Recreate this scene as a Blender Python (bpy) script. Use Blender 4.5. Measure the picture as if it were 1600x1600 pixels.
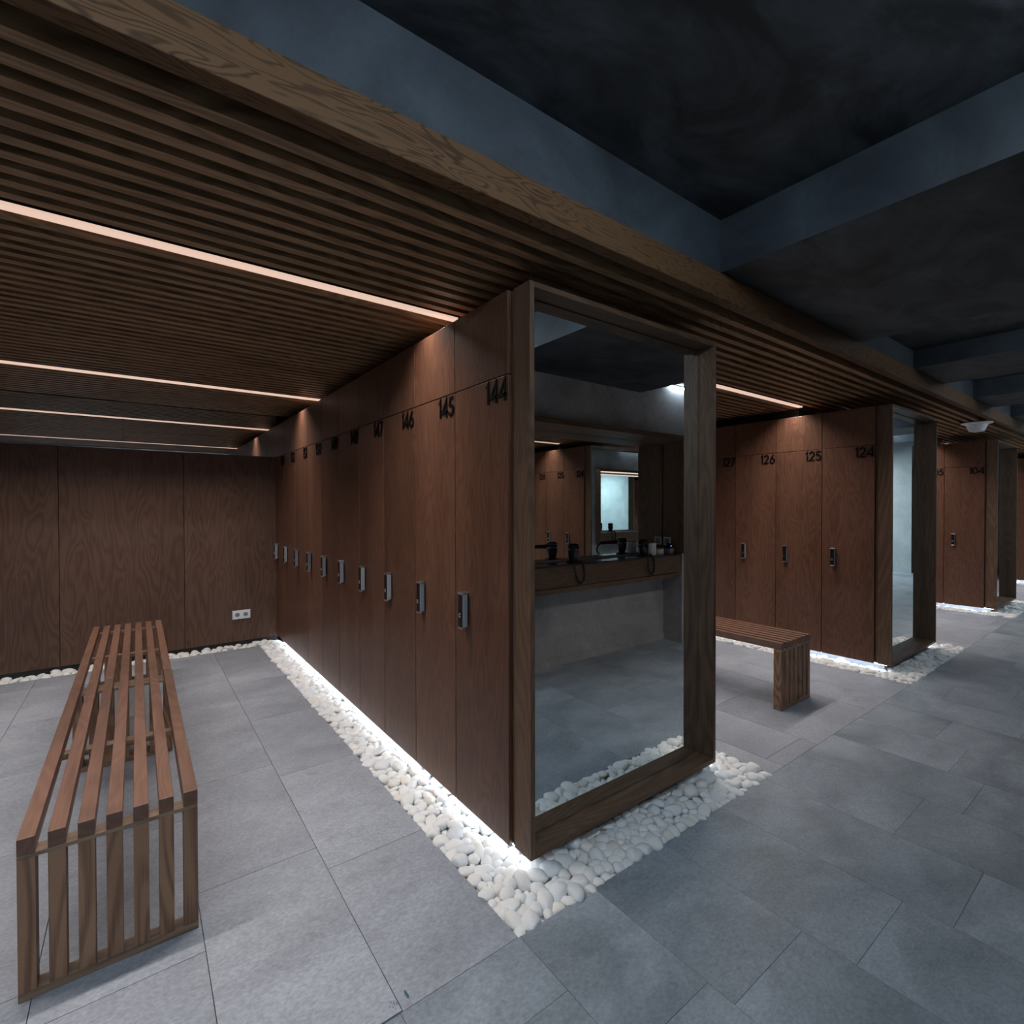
import bpy, bmesh, math, random
import numpy as np
from mathutils import Vector, Matrix, noise

R = random.Random(7)
PI = math.pi
sc = bpy.context.scene
col = sc.collection
for o in list(bpy.data.objects):
    bpy.data.objects.remove(o)

# ------------------------------------------------------------------ camera
yaw, pitch, roll = 0.6399, -0.0102, -0.0022
F = Vector((math.sin(yaw)*math.cos(pitch), math.cos(yaw)*math.cos(pitch), math.sin(pitch)))
RT = Vector((math.cos(yaw), -math.sin(yaw), 0))
UP = RT.cross(F)
R2 = RT*math.cos(roll) + UP*math.sin(roll)
U2 = UP*math.cos(roll) - RT*math.sin(roll)
cam_d = bpy.data.cameras.new('camera')
cam_d.sensor_width = 36
cam_d.lens = 787.47/1600*36
cam_d.clip_start = 0.02
cam = bpy.data.objects.new('camera', cam_d)
col.objects.link(cam)
cam.matrix_world = Matrix(((R2.x, U2.x, -F.x, -1.1427), (R2.y, U2.y, -F.y, -1.4241),
                           (R2.z, U2.z, -F.z, 1.3471), (0, 0, 0, 1)))
sc.camera = cam

# ------------------------------------------------------------------ world, view
w = bpy.data.worlds.new('world')
sc.world = w
w.use_nodes = True
w.node_tree.nodes['Background'].inputs[0].default_value = (0.50, 0.68, 0.9, 1)
w.node_tree.nodes['Background'].inputs[1].default_value = 0.20
sc.view_settings.view_transform = 'Standard'
sc.view_settings.look = 'None'
sc.view_settings.gamma = 1
sc.view_settings.use_curve_mapping = False
sc.view_settings.exposure = 0.0
sc.cycles.max_bounces = 14
sc.cycles.glossy_bounces = 12
sc.cycles.diffuse_bounces = 5

# strengths of the place's own lamps
P_CEIL = 27.0        # each recessed ceiling line, watts per bay
P_UNDER = 20.0       # radiance of the plinth strips
P_COVE = 95.0        # radiance of the cove strips over the corridor
P_FAR = 170.0         # far lobby ceiling lamp
P_LOBBY = 26.0
C_CEIL = (1.0, 0.91, 0.85)
C_UNDER = (0.80, 0.90, 1.0)
C_COVE = (0.74, 0.88, 1.0)

# ------------------------------------------------------------------ layout numbers
S = 3.7254; WA = 1.2; ZB = 0.0524; ZT = 2.1666; ZN = 1.8506
Y0 = 0.114; LW = 0.4; XF = -0.0133; YB = 4.1
PL = 0.195; PR = 0.204; PF = 0.18
ZC = 2.265; YFI = -0.132; YFO = -0.185; ZFT = 2.378

# ------------------------------------------------------------------ helpers
def obj(name, bm, mat, parent=None, smooth=False, bevel=0):
    me = bpy.data.meshes.new(name)
    if smooth:
        for f in bm.faces: f.smooth = True
    bm.to_mesh(me); bm.free()
    o = bpy.data.objects.new(name, me)
    if mat is not None:
        for m in (mat if isinstance(mat, (list, tuple)) else [mat]): me.materials.append(m)
    col.objects.link(o)
    if parent: o.parent = parent
    if bevel:
        b = o.modifiers.new('bevel', 'BEVEL'); b.width = bevel; b.segments = 2; b.limit_method = 'ANGLE'
    return o

def box(bm, x0, x1, y0, y1, z0, z1, mi=0):
    v = [bm.verts.new(p) for p in ((x0,y0,z0),(x1,y0,z0),(x1,y1,z0),(x0,y1,z0),(x0,y0,z1),(x1,y0,z1),(x1,y1,z1),(x0,y1,z1))]
    fs = [bm.faces.new([v[i] for i in q]) for q in ((0,3,2,1),(4,5,6,7),(0,1,5,4),(1,2,6,5),(2,3,7,6),(3,0,4,7))]
    for f in fs: f.material_index = mi
    return fs

def bxo(name, dims, mat, parent=None, bevel=0):
    bm = bmesh.new(); box(bm, *dims)
    return obj(name, bm, mat, parent, bevel=bevel)

def tag(o, label, cat, group=None, kind=None):
    o['label'] = label; o['category'] = cat
    if group: o['group'] = group
    if kind: o['kind'] = kind
    return o

def struct(o):
    o['kind'] = 'structure'; return o

def thing(name, label, cat, loc=(0,0,0), rz=0, group=None):
    o = bpy.data.objects.new(name, None); col.objects.link(o)
    o.location = loc; o.rotation_euler = (0,0,rz); o.empty_display_size = .1
    return tag(o, label, cat, group)

def copy_tree(o, parent=None):
    c = o.copy(); col.objects.link(c); c.parent = parent
    for ch in list(o.children):
        if not ch.name.startswith('number'): copy_tree(ch, c)
    return c

def cyl(bm, c, r0, r1, h, n=24, axis='z', cap=True):
    rings = []
    for k, (r, t) in enumerate(((r0, 0), (r1, h))):
        ring = []
        for i in range(n):
            a = 2*PI*i/n; u, v = r*math.cos(a), r*math.sin(a)
            p = {'z': (u, v, t), 'x': (t, u, v), 'y': (u, t, v)}[axis]
            ring.append(bm.verts.new((c[0]+p[0], c[1]+p[1], c[2]+p[2])))
        rings.append(ring)
    for i in range(n):
        bm.faces.new((rings[0][i], rings[0][(i+1)%n], rings[1][(i+1)%n], rings[1][i]))
    if cap:
        bm.faces.new(rings[0][::-1]); bm.faces.new(rings[1])

def lathe(bm, prof, c=(0,0,0), n=28):
    rings = [[bm.verts.new((c[0]+r*math.cos(2*PI*i/n), c[1]+r*math.sin(2*PI*i/n), c[2]+z)) for i in range(n)] for r, z in prof]
    for a, b in zip(rings, rings[1:]):
        for i in range(n): bm.faces.new((a[i], a[(i+1)%n], b[(i+1)%n], b[i]))
    bm.faces.new(rings[0][::-1]); bm.faces.new(rings[-1])

def tube(bm, pts, r, n=8):
    pts = [Vector(p) for p in pts]; rings = []
    for i, p in enumerate(pts):
        t = (pts[min(i+1, len(pts)-1)] - pts[max(i-1, 0)]).normalized()
        a = t.orthogonal().normalized() if i == 0 else (prev - t*prev.dot(t)).normalized()
        prev = a; b = t.cross(a)
        rr = r[i] if isinstance(r, (list, tuple)) else r
        rings.append([bm.verts.new(p + (a*math.cos(2*PI*k/n) + b*math.sin(2*PI*k/n))*rr) for k in range(n)])
    for q, s in zip(rings, rings[1:]):
        for k in range(n): bm.faces.new((q[k], q[(k+1)%n], s[(k+1)%n], s[k]))
    bm.faces.new(rings[0][::-1]); bm.faces.new(rings[-1])

# ------------------------------------------------------------------ materials
def newmat(name):
    m = bpy.data.materials.new(name); m.use_nodes = True
    nt = m.node_tree; b = nt.nodes['Principled BSDF']
    return m, nt, b
def N(nt, t, **kw):
    n = nt.nodes.new(t)
    for k, v in kw.items():
        if k in n.inputs: n.inputs[k].default_value = v
        else: setattr(n, k, v)
    return n
def ramp(nt, fac, stops):
    r = nt.nodes.new('ShaderNodeValToRGB')
    e = r.color_ramp.elements
    while len(e) < len(stops): e.new(.5)
    for x, (p, c) in zip(e, stops):
        x.position = p; x.color = (*c, 1)
    nt.links.new(fac, r.inputs[0]); return r.outputs[0]
def mixc(nt, fac, a, b, mode='MIX'):
    m = nt.nodes.new('ShaderNodeMix'); m.data_type = 'RGBA'; m.blend_type = mode
    for inp, val in ((m.inputs[0], fac), (m.inputs[6], a), (m.inputs[7], b)):
        if hasattr(val, 'links'): nt.links.new(val, inp)
        elif isinstance(val, (int, float)): inp.default_value = val
        else: inp.default_value = (*val, 1)
    return m.outputs[2]
def plain(name, c, rough=.5, metal=0.0, emit=None, es=0):
    m, nt, b = newmat(name)
    b.inputs['Base Color'].default_value = (*c, 1); b.inputs['Roughness'].default_value = rough
    b.inputs['Metallic'].default_value = metal
    if not emit:
        tc = N(nt, 'ShaderNodeTexCoord'); nz = N(nt, 'ShaderNodeTexNoise', Scale=40.0)
        nt.links.new(tc.outputs['Object'], nz.inputs['Vector'])
        mr = N(nt, 'ShaderNodeMapRange'); mr.inputs[3].default_value = rough*.85; mr.inputs[4].default_value = min(1, rough*1.15)
        nt.links.new(nz.outputs[0], mr.inputs[0]); nt.links.new(mr.outputs[0], b.inputs['Roughness'])
    if emit:
        b.inputs['Emission Color'].default_value = (*emit, 1); b.inputs['Emission Strength'].default_value = es
    return m

def wood(name, axis, dark, light, rough=.42, grain=1.0, rnd=True, cath=.55, var=.3, spec=.5):
    """stained veneer, grain along 'axis' (x, y or z)"""
    m, nt, b = newmat(name); L = nt.links.new
    tc = N(nt, 'ShaderNodeTexCoord'); vec = tc.outputs['Object']
    info = N(nt, 'ShaderNodeObjectInfo')
    if rnd:
        sc3 = N(nt, 'ShaderNodeVectorMath', operation='SCALE'); 
        cmb = N(nt, 'ShaderNodeCombineXYZ')
        L(info.outputs['Random'], cmb.inputs[0]); L(info.outputs['Random'], cmb.inputs[1]); L(info.outputs['Random'], cmb.inputs[2])
        L(cmb.outputs[0], sc3.inputs[0]); sc3.inputs['Scale'].default_value = 37.0
        ad = N(nt, 'ShaderNodeVectorMath', operation='ADD'); L(vec, ad.inputs[0]); L(sc3.outputs[0], ad.inputs[1]); vec = ad.outputs[0]
    def mapped(a, t):
        mp = N(nt, 'ShaderNodeMapping'); s = [t, t, t]; s['xyz'.index(axis)] = a
        mp.inputs['Scale'].default_value = s; L(vec, mp.inputs['Vector']); return mp.outputs[0]
    # cathedral figure: contour lines of a stretched noise
    n1 = N(nt, 'ShaderNodeTexNoise', Scale=1.0, Detail=2.0, Roughness=.45, Distortion=.35); L(mapped(.9*grain, 5.5*grain), n1.inputs['Vector'])
    mu = N(nt, 'ShaderNodeMath', operation='MULTIPLY'); mu.inputs[1].default_value = 95.0; L(n1.outputs[0], mu.inputs[0])
    si = N(nt, 'ShaderNodeMath', operation='SINE'); L(mu.outputs[0], si.inputs[0])
    mr = N(nt, 'ShaderNodeMapRange'); mr.inputs[1].default_value = -1; L(si.outputs[0], mr.inputs[0])
    # pores
    n2 = N(nt, 'ShaderNodeTexNoise', Scale=1.0, Detail=3.0, Roughness=.6); L(mapped(5*grain, 260*grain), n2.inputs['Vector'])
    n3 = N(nt, 'ShaderNodeTexNoise', Scale=1.0, Detail=2.0); L(mapped(.7, 4.0), n3.inputs['Vector'])
    f1 = N(nt, 'ShaderNodeMath', operation='MULTIPLY'); f1.inputs[1].default_value = cath; L(mr.outputs[0], f1.inputs[0])
    f2 = N(nt, 'ShaderNodeMath', operation='MULTIPLY_ADD'); f2.inputs[1].default_value = .75; L(n2.outputs[0], f2.inputs[0]); L(f1.outputs[0], f2.inputs[2])
    f3 = N(nt, 'ShaderNodeMath', operation='MULTIPLY_ADD'); f3.inputs[1].default_value = .6; L(n3.outputs[0], f3.inputs[0]); L(f2.outputs[0], f3.inputs[2])
    mid = tuple((a+c)/2 for a, c in zip(dark, light))
    c = ramp(nt, f3.outputs[0], [(.38, dark), (.72, mid), (1.0, light)])
    if rnd and var:
        vr = N(nt, 'ShaderNodeMapRange'); vr.inputs[3].default_value = 1-var/2; vr.inputs[4].default_value = 1+var/2
        L(info.outputs['Random'], vr.inputs[0])
        vm = N(nt, 'ShaderNodeVectorMath', operation='SCALE'); L(c, vm.inputs[0]); L(vr.outputs[0], vm.inputs['Scale']); c = vm.outputs[0]
    L(c, b.inputs['Base Color'])
    b.inputs['Roughness'].default_value = rough
    b.inputs['Specular IOR Level'].default_value = spec
    bp = N(nt, 'ShaderNodeBump', Strength=.12, Distance=.002); L(f2.outputs[0], bp.inputs['Height']); L(bp.outputs[0], b.inputs['Normal'])
    return m

def concrete(name, dark, light, scale=1.3, rough=.75, stretch=(1,1,1), contrast=(.33,.68), bump=.25):
    m, nt, b = newmat(name); L = nt.links.new
    tc = N(nt, 'ShaderNodeTexCoord'); mp = N(nt, 'ShaderNodeMapping'); mp.inputs['Scale'].default_value = stretch
    L(tc.outputs['Object'], mp.inputs['Vector'])
    n1 = N(nt, 'ShaderNodeTexNoise', Scale=scale, Detail=8.0, Roughness=.62, Distortion=.9); L(mp.outputs[0], n1.inputs['Vector'])
    n2 = N(nt, 'ShaderNodeTexNoise', Scale=scale*16, Detail=5.0, Roughness=.7); L(mp.outputs[0], n2.inputs['Vector'])
    c1 = ramp(nt, n1.outputs[0], [(contrast[0], dark), (contrast[1], light)])
    c2 = ramp(nt, n2.outputs[0], [(.3, (.86,.86,.86)), (.7, (1.08,1.08,1.08))])
    L(mixc(nt, 1.0, c1, c2, 'MULTIPLY'), b.inputs['Base Color'])
    b.inputs['Roughness'].default_value = rough
    bp = N(nt, 'ShaderNodeBump', Strength=bump, Distance=.004); L(n2.outputs[0], bp.inputs['Height']); L(bp.outputs[0], b.inputs['Normal'])
    return m

def tile_mat(name, dark, light, rough=.5):
    m, nt, b = newmat(name); L = nt.links.new
    tc = N(nt, 'ShaderNodeTexCoord'); at = N(nt, 'ShaderNodeAttribute', attribute_name='tone')
    off = N(nt, 'ShaderNodeVectorMath', operation='SCALE'); off.inputs['Scale'].default_value = 19.0; L(at.outputs['Color'], off.inputs[0])
    ad = N(nt, 'ShaderNodeVectorMath', operation='ADD'); L(tc.outputs['Object'], ad.inputs[0]); L(off.outputs[0], ad.inputs[1])
    mp = N(nt, 'ShaderNodeMapping'); mp.inputs['Scale'].default_value = (1.0, 1.5, 1); mp.inputs['Rotation'].default_value = (0, 0, .5); L(ad.outputs[0], mp.inputs['Vector'])
    n1 = N(nt, 'ShaderNodeTexNoise', Scale=2.0, Detail=7.0, Roughness=.62, Distortion=.5); L(mp.outputs[0], n1.inputs['Vector'])
    n2 = N(nt, 'ShaderNodeTexNoise', Scale=75.0, Detail=4.0, Roughness=.65); L(mp.outputs[0], n2.inputs['Vector'])
    n4 = N(nt, 'ShaderNodeTexNoise', Scale=6.0, Detail=9.0, Roughness=.75); L(mp.outputs[0], n4.inputs['Vector'])
    c1 = ramp(nt, n1.outputs[0], [(.34, dark), (.66, light)])
    c4 = ramp(nt, n4.outputs[0], [(.28, (.70,.69,.68)), (.42, (.93,.93,.93)), (.60, (1.0,1.0,1.0)), (.74, (1.13,1.13,1.13))])
    c2 = ramp(nt, n2.outputs[0], [(.32, (.80,.80,.80)), (.68, (1.17,1.17,1.17))])
    c = mixc(nt, 1.0, mixc(nt, 1.0, c1, c4, 'MULTIPLY'), c2, 'MULTIPLY')
    sep = N(nt, 'ShaderNodeSeparateColor'); L(at.outputs['Color'], sep.inputs[0])
    mr = N(nt, 'ShaderNodeMapRange'); mr.inputs[3].default_value = .92; mr.inputs[4].default_value = 1.07; L(sep.outputs[0], mr.inputs[0])
    vm = N(nt, 'ShaderNodeVectorMath', operation='SCALE'); L(c, vm.inputs[0]); L(mr.outputs[0], vm.inputs['Scale'])
    L(vm.outputs[0], b.inputs['Base Color'])
    rr = N(nt, 'ShaderNodeMapRange'); rr.inputs[3].default_value = rough-.08; rr.inputs[4].default_value = rough+.12; L(n1.outputs[0], rr.inputs[0]); L(rr.outputs[0], b.inputs['Roughness'])
    bp = N(nt, 'ShaderNodeBump', Strength=.15, Distance=.002); L(n2.outputs[0], bp.inputs['Height']); L(bp.outputs[0], b.inputs['Normal'])
    return m

def pebble_mat():
    m, nt, b = newmat('white_stone'); L = nt.links.new
    tc = N(nt, 'ShaderNodeTexCoord'); info = N(nt, 'ShaderNodeObjectInfo')
    at = N(nt, 'ShaderNodeAttribute', attribute_name='tone')
    n1 = N(nt, 'ShaderNodeTexNoise', Scale=22.0, Detail=5.0, Roughness=.6); L(tc.outputs['Object'], n1.inputs['Vector'])
    c = ramp(nt, n1.outputs[0], [(.3, (.66,.65,.63)), (.7, (.84,.84,.84))])
    ad = N(nt, 'ShaderNodeMath', operation='ADD'); L(info.outputs['Random'], ad.inputs[0]); L(at.outputs['Fac'], ad.inputs[1])
    fr = N(nt, 'ShaderNodeMath', operation='FRACT'); L(ad.outputs[0], fr.inputs[0])
    t = ramp(nt, fr.outputs[0], [(0, (.90,.94,.98)), (.45, (1,1,1)), (.93, (1,.99,.97)), (1, (.98,.91,.83))])
    L(mixc(nt, 1.0, c, t, 'MULTIPLY'), b.inputs['Base Color']); b.inputs['Roughness'].default_value = .62
    b.inputs['Subsurface Weight'].default_value = 0.0
    bp = N(nt, 'ShaderNodeBump', Strength=.2, Distance=.002); L(n1.outputs[0], bp.inputs['Height']); L(bp.outputs[0], b.inputs['Normal'])
    return m

DK, LT = (.050,.021,.0125), (.132,.062,.038)
M_door = wood('veneer_door', 'z', DK, LT, rough=.40, cath=.20, grain=1.5, spec=.28)
M_panel = wood('veneer_panel', 'z', (.056,.028,.018), (.122,.070,.048), rough=.42, cath=.26, grain=1.1, spec=.3)
M_frameZ = wood('frame_wood_upright', 'z', (.056,.030,.018), (.140,.083,.052), rough=.5, cath=.25, spec=.25)
M_frameX = wood('frame_wood_rail', 'x', (.056,.030,.018), (.140,.083,.052), rough=.5, cath=.25, spec=.25)
M_slat = wood('slat_wood', 'x', (.085,.048,.024), (.300,.175,.090), rough=.45, rnd=False, cath=.35, grain=1.2, spec=.3)
M_fascia = wood('fascia_wood', 'x', (.008,.004,.002), (.125,.066,.030), rough=.6, rnd=False, cath=.75, grain=2.6, spec=.2)
M_benchY = wood('bench_wood_slat', 'y', (.080,.039,.026), (.170,.088,.060), rough=.38, spec=.4, cath=.2, var=.25)
M_benchZ = wood('bench_wood_post', 'z', (.10,.058,.034), (.28,.158,.098), rough=.5, cath=.5, var=.3, spec=.25)
M_benchX = wood('bench_wood_bar', 'x', (.10,.062,.040), (.25,.165,.11), rough=.42, cath=.4, var=.2)
M_slab = concrete('dark_ceiling_concrete', (.007,.0085,.0105), (.060,.070,.080), scale=2.1, rough=.6, stretch=(1,1.9,1), contrast=(.40,.66))  # dark mottled tone of the slab and the beam undersides
M_beam = concrete('beam_concrete', (.012,.0175,.025), (.050,.066,.084), scale=2.4, rough=.65, contrast=(.33,.68))
M_wall = concrete('wall_concrete', (.22,.218,.228), (.38,.372,.388), scale=1.8, rough=.7)
M_lobby = concrete('lobby_concrete', (.36,.41,.42), (.48,.54,.55), scale=2.2, rough=.7)
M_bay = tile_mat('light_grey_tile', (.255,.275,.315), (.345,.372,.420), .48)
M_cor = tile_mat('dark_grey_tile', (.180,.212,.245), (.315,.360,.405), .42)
M_grout = concrete('grout', (.06,.058,.055), (.10,.097,.092), scale=12)
M_pit = concrete('pit_bottom', (.13,.125,.12), (.22,.21,.20), scale=12)
M_black = plain('black_recess', (.006,.006,.007), .8)
M_plinth = plain('metal_plinth', (.30,.33,.38), .35, .3)
M_bplinth = plain('black_plinth', (.010,.011,.013), .5)
M_steel = plain('brushed_steel', (.62,.63,.66), .28, 1.0)
M_blk = plain('black_plastic', (.006,.006,.007), .25)
M_digit = plain('black_digit', (.003,.003,.003), .6)
M_digit.node_tree.nodes['Principled BSDF'].inputs['Specular IOR Level'].default_value = .08
M_white = plain('white_plastic', (.72,.75,.79), .35)
M_whiteled = plain('plinth_strip_glow', (1,1,1), .5, 0, C_UNDER, P_UNDER)
M_cove = plain('cove_strip_glow', (1,1,1), .5, 0, C_COVE, P_COVE)
M_cove2 = plain('small_cove_strip_glow', (1,1,1), .5, 0, C_COVE, P_COVE*.8)
M_diff = plain('ceiling_diffuser_glow', (.3,.2,.15), .5, 0, (1.0, .70, .56), .78)
M_nled = plain('soffit_diffuser_glow', (.3,.2,.15), .5, 0, (1.0, .74, .62), 1.2)
M_exit = plain('exit_sign_glow', (.0,.3,.15), .5, 0, (.05, .9, .45), 1.2)
M_peb = pebble_mat()
M_ctop = plain('dark_stone_top', (.030,.031,.033), .25)
M_lid = plain('pale_wood_lid', (.20,.13,.09), .5)
M_grey = plain('grey_plastic', (.22,.23,.25), .4)
m, nt, b = newmat('mirror_glass')
b.inputs['Base Color'].default_value = (.88,.92,.92,1); b.inputs['Metallic'].default_value = 1; b.inputs['Roughness'].default_value = .003
M_mir = m
m, nt, b = newmat('blue_lens')
b.inputs['Base Color'].default_value = (.02,.05,.2,1); b.inputs['Emission Color'].default_value = (.15,.4,1,1); b.inputs['Emission Strength'].default_value = .8
M_blue = m

# ------------------------------------------------------------------ floor: individual tiles, one mesh
BANKS = [-S, 0.0, S, 2*S, 3*S]
def floor_mesh():
    bm = bmesh.new(); tone = bm.loops.layers.color.new('tone')
    def put(x0, x1, y0, y1, mi):
        if x1-x0 < .01 or y1-y0 < .01: return
        g = .0012 if mi == 0 else .0007
        fs = box(bm, x0+g, x1-g, y0+g, y1-g, -.008, 0, mi)
        for v in (f for f in fs): pass
        t = (R.random(), R.random(), R.random(), 1)
        for f in fs:
            for l in f.loops: l[tone] = t
    def column(x0, x1, ya, yb, joints, mi):
        ys = [ya] + [j for j in sorted(joints) if ya < j < yb] + [yb]
        for a, c in zip(ys, ys[1:]): put(x0, x1, a, c, mi)
    # bay floors
    for xb in BANKS[:-1]:
        x0 = xb + WA + PR; x1 = xb + S - PL; ye = 3.97
        if xb == -S: jx = [-2.185, -1.785, -1.385, -.985, -.583]; base = [.495, .495, .495, .35, .63, .48]
        elif xb == 0: jx = [1.54, 1.937, 2.335, 2.735, 3.055]; base = [.20, .72, .48, .01, .30, .60]
        else: jx = [x0+.25+.4*i for i in range(5)]; base = [.2+.13*i for i in range(6)]
        xs = [x0] + [j for j in jx if x0 < j < x1] + [x1]
        for i, (a, c) in enumerate(zip(xs, xs[1:])):
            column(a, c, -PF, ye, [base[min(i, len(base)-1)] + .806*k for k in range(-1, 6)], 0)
    # corridor
    xs = [-6.59+.4*i for i in range(0, 60)]
    known = {-.19: -.62, .21: -.40, .54: -.70, .94: -.851, 1.34: -.984, 1.744: -.705, 2.14: -.843}
    xs = sorted([x for x in xs if x < -.3] + [-.19, .143, .54, .94, 1.34, 1.744, 2.14] + [2.14+.4*i for i in range(1, 32)])
    jo = {-.19: -.62, .143: -.70, .54: -.851, .94: -.984, 1.34: -.708, 1.744: -.843, 2.14: -.705}
    for i, (a, c) in enumerate(zip(xs, xs[1:])):
        j = jo.get(a, -.4-.15*((i*7) % 5))
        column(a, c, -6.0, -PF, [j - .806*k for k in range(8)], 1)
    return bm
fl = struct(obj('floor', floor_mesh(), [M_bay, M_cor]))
gb = bmesh.new(); box(gb, -6.6, 15, -6, 5, -.10, -.055)
struct(obj('floor', gb, M_pit)).name = 'floor_pit'
gb = bmesh.new(); box(gb, -6.6, 15, -6, -PF-.001, -.055, -.006)
for xb in BANKS[:-1]:
    box(gb, xb+WA+PR+.0006, xb+S-PL-.0006, -PF-.001, 3.9694, -.055, -.006)
struct(obj('floor_grout', gb, M_grout))

# ------------------------------------------------------------------ concrete shell
def shell(name, dims, mat): 
    return struct(bxo(name, dims, mat))
# camera-side wall
wn = bmesh.new()
NX0, NX1 = .86, 3.155; QX0, QX1 = 5.44, 7.36
WF = -1.38
for a, c in ((NX1, QX0), (QX1, 7.9)): box(wn, a, c, WF-.4, WF, 0, 2.62)
for a, c in ((NX0, NX1), (QX0, QX1)):
    box(wn, a, c, -1.78, WF, 2.03, 2.62)
    box(wn, a, c, -1.78, -1.598, 0, 2.03)
box(wn, NX0-.12, NX0, -3.2, WF, 0, 2.62)
struct(obj('wall_near', wn, M_wall))
shell('wall_rear', (-6.6, NX0-.12, -3.4, -3.2, 0, 2.62), M_wall)
shell('wall_left', (-6.7, -6.6, -3.4, 5, 0, 2.62), M_wall)
shell('wall_far', (13.6, 13.7, -6, 5, 0, 2.7), M_lobby)
shell('wall_back', (-6.6, 4.9, 4.75, 4.85, 0, 2.62), M_wall)
shell('wall_bay', (4.9, 14, 4.75, 4.85, 0, 2.62), M_lobby)
lb = bmesh.new(); box(lb, 11.30, 11.42, -5, -1.72, 0, 2.62); box(lb, 7.9, 11.3, -5.0, -4.9, 0, 2.62); box(lb, 7.8, 7.9, -5.0, -1.78, 0, 2.62)
struct(obj('wall_lobby', lb, M_lobby))
# baseboard in niche
struct(bxo('baseboard_near', (NX0, NX1, -1.597, -1.585, 0, .06), M_wall))

# ceiling slab with recesses and cross beams
cb = bmesh.new()
box(cb, -6.6, .937, -5, -.17, 2.61, 2.80)
box(cb, .937, 14, -5, -.17, 2.62, 2.80)
box(cb, 2.53, 3.543, -1.38, -.18, 2.512, 2.63)
box(cb, 4.339, 5.29, -1.38, -.18, 2.54, 2.63)
box(cb, -6.6, 14, -.17, 5, 2.45, 2.80)
struct(obj('ceiling', cb, M_slab))
for i, (a, c) in enumerate(((.937, 2.53), (3.543, 4.339), (5.29, 6.05), (7.0, 7.8), (8.8, 9.6))):
    bm = bmesh.new(); fs = box(bm, a, c, -5, -.18, 2.380, 2.63)
    fs[0].material_index = 1
    struct(obj('ceiling_beam', bm, [M_beam, M_slab]))
struct(bxo('trim_1', (-6.6, 14, -.18, -.05, 2.376, 2.64), M_beam))   # upstand face above the fascia

# ------------------------------------------------------------------ slatted ceiling
sl = thing('slatted_ceiling', 'slatted wooden ceiling over the locker bays, warm light lines let into it', 'ceiling panel', (0,0,ZC))
bm = bmesh.new()
LINES = (.745, 3.06)
pitch_s = .0786; y = -.07
slat_ys = []
while y < YB-.05:
    slat_ys.append(y); y += pitch_s
for y in slat_ys:
    if any(y < ly+.022 and y+.04 > ly-.03 for ly in LINES): continue
    box(bm, -6.5, 13.5, y, y+.0385, 0, .055)
obj('slat_panel', bm, M_slat, sl)
bm = bmesh.new(); box(bm, -6.5, 13.5, YFI-.0005, YFO, 0, ZFT-ZC); fo = obj('fascia_board', bm, M_fascia, sl, bevel=.003)
bm = bmesh.new(); box(bm, -6.5, 13.5, -.13, 4.74, .09, .11); obj('backing_board', bm, M_black, sl)

# warm light lines
def ceiling_line(x0, x1, ly, label):
    t = thing('ceiling_light_line', label, 'ceiling light', ((x0+x1)/2, ly, ZC), group='warm light lines in the slatted ceiling')
    h = (x1-x0)/2
    bm = bmesh.new(); box(bm, -h, h, -.019, .019, 0, .012); obj('diffuser', bm, M_diff, t)
    bm = bmesh.new(); box(bm, -h, h, -.021, .021, .0125, .05); obj('housing', bm, M_black, t)
    L = bpy.data.lights.new('lamp', 'AREA'); L.shape = 'RECTANGLE'; L.size = x1-x0-.04; L.size_y = .03
    L.energy = P_CEIL; L.color = C_CEIL; L.spread = math.radians(122)
    lo = bpy.data.objects.new('lamp', L); col.objects.link(lo); lo.parent = t; lo.location = (0, 0, -.004)
    return t
bays = [(-S+WA-.1, .16, 'left bay with the long slatted bench'), (WA-.1, S+.13, 'middle bay with the short view of a bench'),
        (S+WA-.1, 2*S+.13, 'third bay beside lockers 104 and 105'), (2*S+WA-.1, 3*S+.13, 'farthest bay')]
for x0, x1, nm in bays:
    for ly, w_ in zip(LINES, ('near', 'rear')):
        ceiling_line(x0+.005, x1-.03, ly, '%s warm light line in the slatted ceiling of the %s' % (w_, nm))

# cove strips above the corridor
def cove(x0, x1, z, label, mat=None):
    t = thing('cove_light', label, 'ceiling light', ((x0+x1)/2, WF+.018, z), group='cool light strips above the corridor')
    h = (x1-x0)/2
    bm = bmesh.new(); box(bm, -h, h, -.008, .010, -.008, .006); obj('diffuser', bm, mat or M_cove, t)
    bm = bmesh.new(); box(bm, -h, h, -.017, .012, .0065, .016); obj('housing', bm, M_steel, t)
cove(2.95, 3.50, 2.495, 'cool white strip high on the wall, reflected at the top of the near mirror', M_cove2)
cove(-3.2, .62, 2.555, 'cool white light strip in the ceiling recess above the viewer')
cove(4.40, 5.25, 2.50, 'cool white light strip in the second ceiling recess of the corridor')
cove(6.1, 6.95, 2.55, 'cool white light strip in the third ceiling recess of the corridor')
cove(7.85, 8.75, 2.55, 'cool white light strip in the farthest ceiling recess of the corridor')

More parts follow.
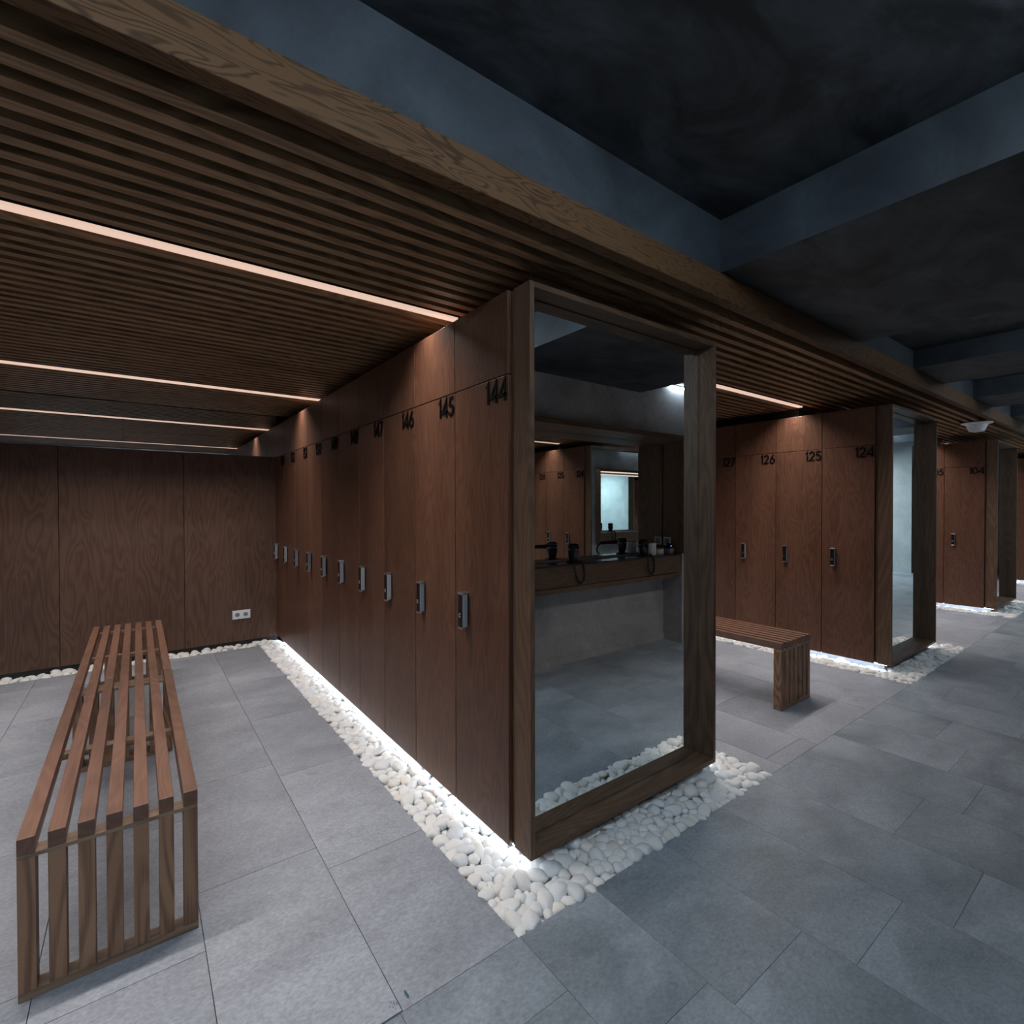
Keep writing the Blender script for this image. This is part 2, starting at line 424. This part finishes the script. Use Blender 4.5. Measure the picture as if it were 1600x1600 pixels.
def ceil_lamp(loc, size, energy, color, label):
    t = thing('ceiling_lamp', label, 'ceiling light', loc)
    bm = bmesh.new(); box(bm, -size[0]/2-.03, size[0]/2+.03, -size[1]/2-.03, size[1]/2+.03, .005, .05); obj('housing', bm, M_steel, t)
    L = bpy.data.lights.new('lamp', 'AREA'); L.shape = 'RECTANGLE'; L.size, L.size_y = size
    L.energy = energy; L.color = color
    lo = bpy.data.objects.new('lamp', L); col.objects.link(lo); lo.parent = t
ceil_lamp((9.9, -3.3, 2.5), (1.6, 1.0), P_FAR, (.82,.93,1.0), 'cool ceiling lamp lighting the pale concrete wall seen in the second mirror')
ceil_lamp((-2.6, -2.3, 2.5), (1.8, .5), P_LOBBY, (.72,.87,1.0), 'cool ceiling lamp over the entrance end of the corridor')

# ------------------------------------------------------------------ digits
def arc(cx, cy, rx, ry, a0, a1, n=18):
    return [(cx+rx*math.cos(math.radians(a0+(a1-a0)*i/n)), cy+ry*math.sin(math.radians(a0+(a1-a0)*i/n))) for i in range(n+1)]
GL = {
 '0': (.66, [arc(.33,.5,.27,.44,0,360,30)]),
 '1': (.26, [[(.03,.76),(.17,.94),(.17,.03)]]),
 '2': (.56, [arc(.28,.68,.22,.26,165,-30,18)+[(.08,.06),(.52,.06)]]),
 '3': (.54, [arc(.25,.71,.20,.23,160,-80,16), arc(.25,.28,.23,.23,85,-160,16)]),
 '4': (.62, [[(.48,.0),(.48,.94),(.04,.26),(.60,.26)]]),
 '5': (.54, [[(.48,.94),(.20,.94),(.13,.56)]+arc(.25,.31,.24,.26,115,-155,20)]),
 '6': (.60, [[(.40,.96),(.13,.48)], arc(.30,.30,.23,.25,0,360,28)]),
 '7': (.52, [[(.05,.93),(.48,.93),(.16,.0)]]),
 '8': (.56, [arc(.28,.73,.18,.20,0,360,24), arc(.28,.28,.23,.25,0,360,24)]),
 '9': (.60, [[(.20,.04),(.47,.52)], arc(.30,.70,.23,.25,0,360,28)]),
}
def digits_bm(txt, h=.0845, t=.0122, d=.005):
    """text in local (u,v) running +u, right end at u=0, bottom v=0; u -> -y, v -> z, faces -x"""
    bm = bmesh.new()
    tw = sum(GL[c][0] for c in txt)*h + .08*h*(len(txt)-1); u0 = -tw
    def prism(pts):
        a = [bm.verts.new((0, -u, v)) for u, v in pts]; c = [bm.verts.new((-d, -u, v)) for u, v in pts]
        n = len(pts)
        bm.faces.new(c); bm.faces.new(a[::-1])
        for i in range(n): bm.faces.new((a[i], a[(i+1)%n], c[(i+1)%n], c[i]))
    for ch in txt:
        wd, strokes = GL[ch]
        for st in strokes:
            P = [(u0+p[0]*h, p[1]*h) for p in st]
            closed = abs(P[0][0]-P[-1][0])+abs(P[0][1]-P[-1][1]) < 1e-6
            n = len(P); Lf = []; Rt = []
            for i in range(n):
                p = Vector(P[i])
                pr = Vector(P[i-1]) if i > 0 else (Vector(P[-2]) if closed else None)
                nx = Vector(P[i+1]) if i < n-1 else (Vector(P[1]) if closed else None)
                d1 = (p-pr).normalized() if pr is not None else (nx-p).normalized()
                d2 = (nx-p).normalized() if nx is not None else d1
                b_ = (d1+d2); b_ = b_.normalized() if b_.length > 1e-4 else d1
                nrm = Vector((-b_.y, b_.x)); k = 1/max(.45, nrm.dot(Vector((-d1.y, d1.x))))
                Lf.append(p+nrm*t/2*k); Rt.append(p-nrm*t/2*k)
            for i in range(n-1):
                prism([tuple(Lf[i]), tuple(Rt[i]), tuple(Rt[i+1]), tuple(Lf[i+1])])
        u0 += (wd+.08)*h
    bmesh.ops.recalc_face_normals(bm, faces=bm.faces)
    return bm

# ------------------------------------------------------------------ lockers
def lock_handle(parent):
    # (x: outwards negative) local origin = locker's near bottom corner on the face plane
    yc = LW-.097; hy = .0165
    bm = bmesh.new(); box(bm, -.032, -.006, yc-hy, yc+hy, .785, .925); h = obj('handle', bm, M_grey, parent, bevel=.003)
    h['label'] = 'grey metal lock handle with bright end caps'
    bm = bmesh.new(); box(bm, -.0345, -.0315, yc-hy+.0015, yc+hy-.0015, .788, .922); obj('keypad', bm, M_blk, h)
    bm = bmesh.new(); box(bm, -.036, -.003, yc-hy-.001, yc+hy+.001, .924, .933); obj('end_cap', bm, M_steel, h, bevel=.002)
    bm = bmesh.new(); box(bm, -.036, -.018, yc-hy-.001, yc+hy+.001, .778, .786); obj('end_cap', bm, M_steel, h, bevel=.002)
    bm = bmesh.new()
    tube(bm, [(-.035, yc+.003+.0062*math.cos(a*PI/8), .835+.0085*math.sin(a*PI/8)) for a in range(17)], .0012, 6); obj('lock_ring', bm, M_steel, h)
    bm = bmesh.new(); box(bm, -.008, 0, yc-hy+.004, yc+hy-.004, .79, .91); obj('mount', bm, M_blk, h)

def make_locker():
    t = thing('locker', 'locker', 'locker')
    bm = bmesh.new(); box(bm, 0, .018, .0026, LW-.0026, 0, ZN-ZB-.0022); obj('door', bm, M_door, t, bevel=.0012)
    bm = bmesh.new(); box(bm, 0, .018, .0026, LW-.0026, ZN-ZB+.0022, ZT-ZB); obj('top_panel', bm, M_door, t, bevel=.0012)
    lock_handle(t)
    return t
proto = make_locker(); used = [False]
def place_locker(x, y, num, flip=False, desc=''):
    t = proto if not used[0] else copy_tree(proto)
    used[0] = True
    t.location = (x+XF, y, ZB)
    t['label'] = 'dark wood locker numbered %s %s' % (num, desc); t['category'] = 'locker'; t['group'] = 'numbered wooden lockers'
    nb = digits_bm(num)
    n = obj('number', nb, M_digit, t); n.location = (0, .007, 1.754-ZB)
    return t

def bank(xb, first, count, name, mirror=True):
    # carcass
    t = thing('locker_carcass', 'dark wooden carcass block behind the lockers of the %s' % name, 'cabinet', (xb, 0, 0))
    bm = bmesh.new(); box(bm, .0065, WA-.0, Y0+.002, YB-.004, ZB+.012, ZT-.004); obj('body', bm, M_panel, t)
    bm = bmesh.new(); box(bm, .045, WA-.045, .06, YB-.004, -.05, ZB-.0005); obj('plinth', bm, M_plinth, t)
    bm = bmesh.new(); box(bm, .14, WA-.14, .78, YB-.004, ZT-.003, ZC-.004); obj('gap_shade_block', bm, M_black, t)  # solid black block standing in for the shade in the gap above the bank
    for side in (0, 1):
        s = thing('plinth_light_strip', 'cool white light strip under the %s edge of the %s' % (('left', 'right')[side], name), 'light strip',
                  (xb, 0, 0), group='light strips under the locker banks')
        bm = bmesh.new()
        x0, x1 = ((.006, .016), (WA-.016, WA-.006))[side]
        box(bm, x0, x1, .03, YB-.03, ZB-.002, ZB+.004); obj('diffuser', bm, M_whiteled, s)
        bm = bmesh.new(); box(bm, x0-.001, x1+.001, .03, YB-.03, ZB+.0045, ZB+.0115); obj('channel', bm, M_steel, s)
    if mirror:
        f = thing('standing_mirror', 'tall wood-framed mirror on the end of the %s' % name, 'mirror', (xb, 0, ZB))
        H = ZT-ZB; th = .021
        for x0 in (0, WA-th):
            bm = bmesh.new(); box(bm, x0, x0+th, 0, .0995, 0, H); obj('frame_stile', bm, M_frameZ, f, bevel=.001)
        for z0 in (0, H-th):
            bm = bmesh.new(); box(bm, th+.0003, WA-th-.0003, 0, .0995, z0, z0+th); obj('frame_rail', bm, M_frameX, f, bevel=.001)
        bm = bmesh.new(); box(bm, th+.004, WA-th-.004, .0865, .092, th+.004, H-th-.004); obj('glass', bm, M_mir, f)
        for x0 in (.002, WA-.012):
            bm = bmesh.new(); box(bm, x0, x0+.010, .1030, .1095, .004, H-.004); obj('edge_bead', bm, M_frameZ, f)
        bm = bmesh.new(); box(bm, .014, WA-.014, .0925, .112, .012, H-.01); obj('back_board', bm, M_black, f)
    for i in range(count):
        place_locker(xb, Y0+LW*i, str(first+i), desc='in the row beside the %s mirror' % name if mirror else '')
bank(0, 144, 10, 'nearest locker bank')
bank(S, 124, 10, 'second locker bank')
bank(2*S, 104, 10, 'third locker bank')
bank(3*S, 84, 6, 'farthest locker bank')
# bank to the left (outside the picture, its plinth light rakes the floor)
t = thing('locker_carcass', 'wooden locker block left of the long bench, glimpsed above the partition', 'cabinet', (-S, 0, 0))
bm = bmesh.new(); box(bm, 0, WA, .0, YB-.004, ZB+.012, ZT-.004); obj('body', bm, M_panel, t)
bm = bmesh.new(); box(bm, .045, WA-.045, .06, YB-.004, -.05, ZB-.0005); obj('plinth', bm, M_plinth, t)
s = thing('plinth_light_strip', 'cool white light strip under the locker block left of the long bench', 'light strip', (-S, 0, 0), group='light strips under the locker banks')
bm = bmesh.new(); box(bm, WA-.016, WA-.006, .03, YB-.03, ZB-.002, ZB+.004); obj('diffuser', bm, M_whiteled, s)
bm = bmesh.new(); box(bm, WA-.017, WA-.005, .03, YB-.03, ZB+.0045, ZB+.0115); obj('channel', bm, M_steel, s)

# ------------------------------------------------------------------ partitions at the back of the bays
def partition(x0, x1, name, seams, sock=False):
    t = thing('wood_partition', 'veneered wooden partition closing the back of the %s' % name, 'partition', (0, YB, 0))
    xs = [x0]+seams+[x1]
    for a, c in zip(xs, xs[1:]):
        bm = bmesh.new(); box(bm, a+.002, c-.002, 0, .02, .045, 1.852); obj('panel', bm, M_panel, t, bevel=.001)
    bm = bmesh.new(); box(bm, x0+.001, x1-.001, .021, .06, -.05, 1.850); obj('core', bm, M_black, t)
    bm = bmesh.new(); box(bm, x0+.001, x1-.001, .012, .0205, -.05, .044); obj('plinth', bm, M_bplinth, t)
    g = thing('wall_mirror', 'long mirror strip between the partition and the slatted ceiling of the %s' % name, 'mirror', (0, YB, 0))
    xm = -1.23 if sock else (x0+x1)/2
    for a, c in ((x0+.001, xm-.001), (xm+.001, x1-.001)):
        bm = bmesh.new(); box(bm, a, c, .002, .008, 1.855, ZC+.05); obj('pane', bm, M_mir, g)
partition(-S+WA+.001, -.001, 'left bay', [-1.657, -.795], True)
partition(WA+.001, S-.014, 'middle bay', [2.07, 2.93])


# double socket
t = thing('wall_socket', 'white double power socket low on the wooden partition near the lit lockers', 'socket', (-.331, YB, .303))
bm = bmesh.new(); box(bm, -.078, .078, -.009, 0, -.042, .042); obj('plate', bm, M_white, t, bevel=.002)
for dx in (-.036, .036):
    bm = bmesh.new(); box(bm, dx-.028, dx+.028, -.0115, -.0092, -.028, .028)
    ins = obj('insert', bm, M_white, t, bevel=.001)
    bm = bmesh.new(); cyl(bm, (dx, -.0125, 0), .0205, .0205, .001, 28, 'y'); obj('well', bm, M_grey, ins)
    bm = bmesh.new(); cyl(bm, (dx-.009, -.0135, 0), .003, .003, .001, 10, 'y'); cyl(bm, (dx+.009, -.0135, 0), .003, .003, .001, 10, 'y'); obj('pin_hole', bm, M_blk, ins)

# ------------------------------------------------------------------ benches
def make_bench():
    Wd, Ln, H = .418, 1.518, .447
    t = thing('slatted_bench', 'bench', 'bench')
    pit = (Wd-.038)/6
    for i in range(7):
        x = i*pit; zb = .392 if i in (0, 6) else .402
        bm = bmesh.new(); box(bm, x, x+.038, 0, Ln, .402, H); obj('seat_slat', bm, M_benchY, t, bevel=.0015)
    for y in (0, Ln-.053):
        for i in range(7):
            x = i*pit
            bm = bmesh.new(); box(bm, x, x+.038, y+.001, y+.052, .022, .389); obj('leg_post', bm, M_benchZ, t, bevel=.0012)
        bm = bmesh.new(); box(bm, .018, Wd-.018, y+.0, y+.052, .3895, .4015); box(bm, 0, .0178, y+.001, y+.052, .3895, .4015); box(bm, Wd-.0178, Wd, y+.001, y+.052, .3895, .4015)
        obj('top_rail', bm, M_benchX, t, bevel=.001)
        bm = bmesh.new(); box(bm, 0, Wd, y, y+.053, 0, .0215); obj('bottom_rail', bm, M_benchX, t, bevel=.0015)
    for y in (.68,):
        bm = bmesh.new(); box(bm, .018, Wd-.018, y, y+.045, .380, .4015); obj('cross_bar', bm, M_benchX, t, bevel=.001)
    return t
B = make_bench()
B.location = (-1.412, .463, 0)
tag(B, 'slatted wooden bench nearest the viewer at lower left, its end facing us', 'bench', 'slatted wooden benches')
b2 = copy_tree(B); b2.location = (-1.412, .463+1.522, 0)
tag(b2, 'slatted wooden bench standing end to end behind the near one, next to the partition', 'bench', 'slatted wooden benches')
b3 = copy_tree(B); b3.location = (2.238, .163, 0)
tag(b3, 'slatted wooden bench half hidden behind the near mirror, in front of lockers 124 to 127', 'bench', 'slatted wooden benches')

# ------------------------------------------------------------------ niche counters on the camera-side wall (seen in the mirror)
def niche(x0, x1, desc, led):
    t = thing('vanity_niche', 'wooden vanity counter and mirror niche in concrete wall, %s' % desc, 'vanity', (0, 0, 0))
    YFB = -1.285; YM = -1.58
    bm = bmesh.new(); box(bm, x0, x1, YM, YFB, 1.98, 2.022); obj('soffit', bm, M_frameX, t, bevel=.001)
    for a in (x0, x1-.02):
        bm = bmesh.new(); box(bm, a, a+.02, YM, YFB, .705 if led else .888, 1.9795); obj('side_panel', bm, M_frameZ, t, bevel=.001)
    bm = bmesh.new(); box(bm, x0+.021, x1-.021, -1.595, -1.589, .9, 1.979); obj('mirror_glass', bm, M_mir, t)
    a, c = x0+.0205, x1-.0205
    bm = bmesh.new(); box(bm, a, c, YM, -1.378, .869, .885); obj('counter_top', bm, M_ctop if not led else M_grey, t, bevel=.001)
    bm = bmesh.new(); box(bm, a, c, -1.398, -1.378, .707, .8685); obj('counter_front', bm, M_frameX, t, bevel=.001)
    bm = bmesh.new(); box(bm, a, c, YM, -1.385, .660, .700); obj('lower_board', bm, M_frameX, t, bevel=.001)
    if led:
        bm = bmesh.new(); box(bm, a, c, -1.33, -1.30, 1.962, 1.9795); obj('light_strip', bm, M_nled, t)
    return t
niche(NX0, NX1, 'reflected in the near mirror', False)
niche(QX0, QX1, 'the lit one deep in the reflections', True)

def dryer(x, y, label):
    t = thing('hair_dryer', label, 'hair dryer', (x, y, .8855), group='black hair dryers on the counter')
    bm = bmesh.new(); lathe(bm, [(.055,0),(.058,.004),(.055,.012),(.03,.016)]); obj('stand', bm, M_blk, t, smooth=True)
    bm = bmesh.new(); lathe(bm, [(.030,.016),(.036,.03),(.043,.06),(.046,.10),(.046,.135),(.040,.150),(.025,.156)]); bd = obj('barrel', bm, M_blk, t, smooth=True)
    bm = bmesh.new(); lathe(bm, [(.0475,.105),(.0475,.109)]); obj('trim_ring', bm, M_steel, bd, smooth=True)
    d = Vector((-.69, .72, 0)); z = Vector((0,0,1))
    bm = bmesh.new(); tube(bm, [d*.03+z*.115, d*.07+z*.113, d*.15+z*.108, d*.20+z*.102, d*.215+z*.098], [.020,.019,.017,.015,.008], 12); obj('handle', bm, M_blk, t, smooth=True)
    # coiled cord: falls from the handle end, loops below the counter edge, back to the stand
    P0 = d*.215+z*.098; P3 = Vector((.05,.03,.012))
    ctrl = [P0, P0+Vector((-.01,.02,-.08)), Vector((-.06,.10,-.10)), Vector((-.02,.10,-.16)), Vector((.03,.095,-.12)), Vector((.03,.085,-.02)), P3]
    pts = []
    for i in range(len(ctrl)-1):
        p0 = ctrl[max(i-1,0)]; p1 = ctrl[i]; p2 = ctrl[i+1]; p3 = ctrl[min(i+2,len(ctrl)-1)]
        for k in range(26):
            u = k/26
            pts.append(.5*((2*p1)+(p2-p0)*u+(2*p0-5*p1+4*p2-p3)*u*u+(3*p1-p0-3*p2+p3)*u**3))
    pts2 = [p + Vector((math.cos(i*1.5)*.006, 0, math.sin(i*1.5)*.006)) for i, p in enumerate(pts)]
    bm = bmesh.new(); tube(bm, pts2, .0062, 6); obj('cord', bm, M_blk, t, smooth=True)
    return t
dryer(1.765, -1.455, 'black hair dryer on its stand on the dark counter, left one in the near mirror')
dryer(2.67, -1.455, 'black hair dryer on its stand beside the white canister, right one in the near mirror')
dryer(5.9, -1.455, 'black hair dryer on the lit counter seen deep in the mirror reflections')

t = thing('canister', 'tall white round canister with wooden lid on the counter beside the right hair dryer', 'canister', (2.80, -1.47, .8855))
bm = bmesh.new(); lathe(bm, [(.042,0),(.045,.003),(.045,.112)]); obj('body', bm, M_white, t, smooth=False)
bm = bmesh.new(); lathe(bm, [(.046,.1125),(.046,.121),(.043,.124)]); obj('lid', bm, M_lid, t)
t = thing('canister', 'short white round canister with wooden lid between the tall one and the soap box', 'canister', (2.935, -1.48, .8855))
bm = bmesh.new(); lathe(bm, [(.040,0),(.042,.003),(.042,.048)]); obj('body', bm, M_white, t)
bm = bmesh.new(); lathe(bm, [(.043,.0485),(.043,.055),(.040,.058)]); obj('lid', bm, M_lid, t)
t = thing('dispenser', 'small grey and black dispenser with blue light, at the end of the counter', 'dispenser', (3.05, -1.45, .8855))
bm = bmesh.new(); box(bm, -.035, .035, -.03, .03, 0, .05); obj('base', bm, M_grey, t, bevel=.004)
bm = bmesh.new(); box(bm, -.02, .02, -.02, .02, .0505, .10); obj('head', bm, M_blk, t, bevel=.006)
bm = bmesh.new(); cyl(bm, (-.0, .0205, .075), .007, .007, .003, 14, 'y'); obj('indicator', bm, M_blue, t)
t = thing('wall_socket', 'grey square socket on the side panel of the vanity niche, above the canisters', 'socket', (NX1-.0205, -1.535, 1.0))
bm = bmesh.new(); box(bm, -.008, 0, -.04, .04, -.04, .04); obj('plate', bm, M_white, t, bevel=.002)
bm = bmesh.new(); box(bm, -.0105, -.0083, -.027, .027, -.027, .027); obj('insert', bm, M_grey, t, bevel=.001)

# opposite-side locker block glimpsed in the second mirror
t = thing('locker_carcass', 'brown locker block standing before the pale concrete wall, glimpsed in the second mirror', 'cabinet', (11.26, -1.66, 0))
bm = bmesh.new(); box(bm, 0, 1.2, -.02, .9, ZB, ZT-.05); obj('body', bm, M_panel, t)
bm = bmesh.new(); box(bm, .05, 1.15, .03, .85, 0, ZB-.001); obj('plinth', bm, M_plinth, t)

t = bxo('door_2', (5.55, 6.45, 4.728, 4.749, 0, 2.1), M_lobby); struct(t)
bm = bmesh.new(); tube(bm, [(6.37,4.728,1.02),(6.37,4.68,1.02),(6.25,4.68,1.02)], .009, 8); obj('door_handle', bm, M_blk, t)
ex = thing('exit_sign', 'green lit exit sign above the door at the back of the third bay', 'sign', (6.0, 4.74, 2.17))
bm = bmesh.new(); box(bm, -.15, .15, -.03, 0, -.05, .05); obj('panel', bm, M_exit, ex)
ceil_lamp((6.2, 4.3, ZC-.052), (1.8, .3), 8, (.78,.94,1.0), 'cool ceiling lamp over the door at the back of the third bay')
# lobby door
t = bxo('door_1', (8.6, 9.5, -4.895, -4.87, 0, 2.1), M_lobby); struct(t)
bm = bmesh.new(); tube(bm, [(8.68,-4.87,1.02),(8.68,-4.82,1.02),(8.80,-4.82,1.02)], .009, 8); obj('door_handle', bm, M_blk, t)
bm = bmesh.new(); cyl(bm, (8.68,-4.87,.93), .02, .02, .012, 16, 'y'); obj('lock', bm, M_blk, t)

# bowl-shaped fixture hanging at the ceiling edge
t = thing('ceiling_fixture', 'white truncated-cone fixture hanging below the slatted ceiling near locker 104', 'fixture', (6.24, -.03, ZC-.105))
bm = bmesh.new(); lathe(bm, [(.06,0),(.064,.003),(.092,.068),(.094,.075),(.132,.086),(.135,.092),(.130,.097),(.05,.104)], n=40); obj('shade', bm, M_white, t, smooth=False)

# ------------------------------------------------------------------ pebbles
def pebble_mesh(i, sub):
    bm = bmesh.new(); bmesh.ops.create_icosphere(bm, subdivisions=sub, radius=1)
    rr = random.Random(100+i); off = Vector((rr.random()*50, rr.random()*50, rr.random()*50))
    ax = (1.0+rr.random()*.45, .85+rr.random()*.25, .50+rr.random()*.28)
    for v in bm.verts:
        n = v.co.normalized()
        k = 1 + .20*noise.noise(n*.95+off) + .07*noise.noise(n*2.2+off)
        p = n*k
        # gently flatten a couple of random facets
        for q in range(3):
            dn = Vector((math.cos(q*2.3+i), math.sin(q*2.3+i*1.7), .35*math.sin(q+i))).normalized()
            e = p.dot(dn)-.78
            if e > 0: p -= dn*e*.75
        v.co = Vector((p.x*ax[0], p.y*ax[1], p.z*ax[2]))
    for f in bm.faces: f.smooth = True
    me = bpy.data.meshes.new('pebble'); bm.to_mesh(me); bm.free(); me.materials.append(M_peb)
    return me
NV = 14
hi = [pebble_mesh(i, 3) for i in range(NV)]
lo_v, lo_f = [], []
for i in range(NV):
    m_ = pebble_mesh(i, 2)
    lo_v.append(np.array([v.co[:] for v in m_.vertices])); lo_f.append([tuple(p.vertices) for p in m_.polygons])
    bpy.data.meshes.remove(m_)

def pack(rects, seed, mean=.0275):
    """relaxed random packing of discs in a union of rectangles"""
    rg = np.random.default_rng(seed); out = []
    for (x0, x1, y0, y1) in rects:
        A = (x1-x0)*(y1-y0); n = int(A/(2.55*mean*mean))
        r = np.clip(rg.normal(mean, .0068, n), .0155, .045)
        P = np.column_stack([rg.uniform(x0, x1, n), rg.uniform(y0, y1, n)])
        for it in range(70):
            order = np.argsort(P[:, 1]); P = P[order]; r = r[order]
            D = np.zeros_like(P)
            for k in range(1, 26):
                d = P[k:]-P[:-k]; ds = np.hypot(d[:,0], d[:,1])+1e-9
                ov = (r[k:]+r[:-k])*.93-ds; ov = np.where(ov > 0, ov, 0)
                mv = d/ds[:,None]*ov[:,None]*.42
                D[k:] += mv; D[:-k] -= mv
            P += D
            m = r*.72
            P[:,0] = np.clip(P[:,0], x0+np.minimum(m, (x1-x0)/2), x1-np.minimum(m, (x1-x0)/2))
            P[:,1] = np.clip(P[:,1], y0+m, y1-m)
        out += [(p[0], p[1], q) for p, q in zip(P, r)]
    return out
items = []   # (x, y, z, r)
rgz = random.Random(5)
for bi, xb in enumerate(BANKS):
    rects = []
    if xb >= 0:
        rects.append((xb-PL, xb+.05, -PF+.0, 3.97))
        rects.append((xb+.05, xb+WA-.05, -PF, .065))
        rects.append((xb+WA-.05, xb+WA+PR, -PF, 3.97))
    else:
        rects.append((xb+WA-.05, xb+WA+PR, -PF, 3.97))
    if xb < 2*S+.1:
        rects.append((xb+WA+.0, xb+S-.0, 3.972, 4.115))
    if xb > 2*S+.1:
        rects = rects[:2]
    for q in pack(rects, 40+bi):
        items.append((q[0], q[1], q[2]*.52-.022+rgz.uniform(-.006, .007), q[2]))
    # lower layer that fills the gaps
    for q in pack(rects, 90+bi, .027):
        items.append((q[0], q[1], -.036, q[2]*1.05))
cp = Vector(cam.matrix_world.translation)
def keyf(it):
    v = Vector(it[:3])-cp; dp = v.dot(F)
    if dp < .3: return 0
    u = 800+787*v.dot(R2)/dp; q = 800-787*v.dot(U2)/dp
    if not (-10 < u < 1610 and -10 < q < 1610): return 0
    if it[2] < -.03: return 0
    return it[3]/dp
items.sort(key=keyf, reverse=True)
first = None
GV, GF, GT = [], [], []; nv = 0
for k, (x, y, z, r) in enumerate(items):
    vi = rgz.randrange(NV); ang = rgz.uniform(0, 2*PI); tx, ty = rgz.gauss(0, .22), rgz.gauss(0, .22)
    s = r*.93
    if k < 300:
        if first is None:
            o = bpy.data.objects.new('pebble', hi[vi]); first = o
        else:
            o = first.copy(); o.data = hi[vi]
        col.objects.link(o)
        o.location = (x, y, z); o.rotation_euler = (tx, ty, ang); o.scale = (s, s, s)
        tag(o, 'smooth white pebble in the gravel border around the nearest mirror and lockers', 'pebble', 'white pebbles bordering the nearest locker bank')
    else:
        M3 = np.array(Matrix.LocRotScale(Vector((x, y, z)), __import__('mathutils').Euler((tx, ty, ang)), Vector((s, s, s))))
        v = lo_v[vi] @ M3[:3,:3].T + M3[:3,3]
        GV.append(v); GF += [tuple(a+nv for a in f) for f in lo_f[vi]]; GT += [rgz.random()]*len(v); nv += len(v)
me = bpy.data.meshes.new('pebble_bed'); me.from_pydata(np.concatenate(GV).tolist(), [], GF)
me.polygons.foreach_set('use_smooth', [True]*len(me.polygons))
at = me.attributes.new('tone', 'FLOAT', 'POINT'); at.data.foreach_set('value', GT)
me.materials.append(M_peb)
o = bpy.data.objects.new('pebble_bed', me); col.objects.link(o)
tag(o, 'packed beds of white pebbles along the foot of the locker banks and partitions', 'pebbles', kind='stuff')

# small teal paint stain on the tile at the corridor edge
bm = bmesh.new(); rs = random.Random(3)
def blot(cx, cy, rx, ry, n=14):
    vs = [bm.verts.new((cx+rx*math.cos(2*PI*i/n)*rs.uniform(.7,1.1), cy+ry*math.sin(2*PI*i/n)*rs.uniform(.7,1.1), .0004)) for i in range(n)]
    f = bm.faces.new(vs); ex_ = bmesh.ops.extrude_face_region(bm, geom=[f])
    for v in ex_['geom']:
        if isinstance(v, bmesh.types.BMVert): v.co.z += .0003
blot(-.555, -.142, .004, .017)
for k in range(16): blot(-.592+rs.gauss(0,.009), -.146+rs.gauss(0,.008), rs.uniform(.0008,.0022), rs.uniform(.0008,.0022), 7)
o = obj('paint_stain', bm, plain('teal_paint', (.03,.09,.13), .6))
tag(o, 'small dark teal paint stain on the light tile at the bottom edge', 'stain')
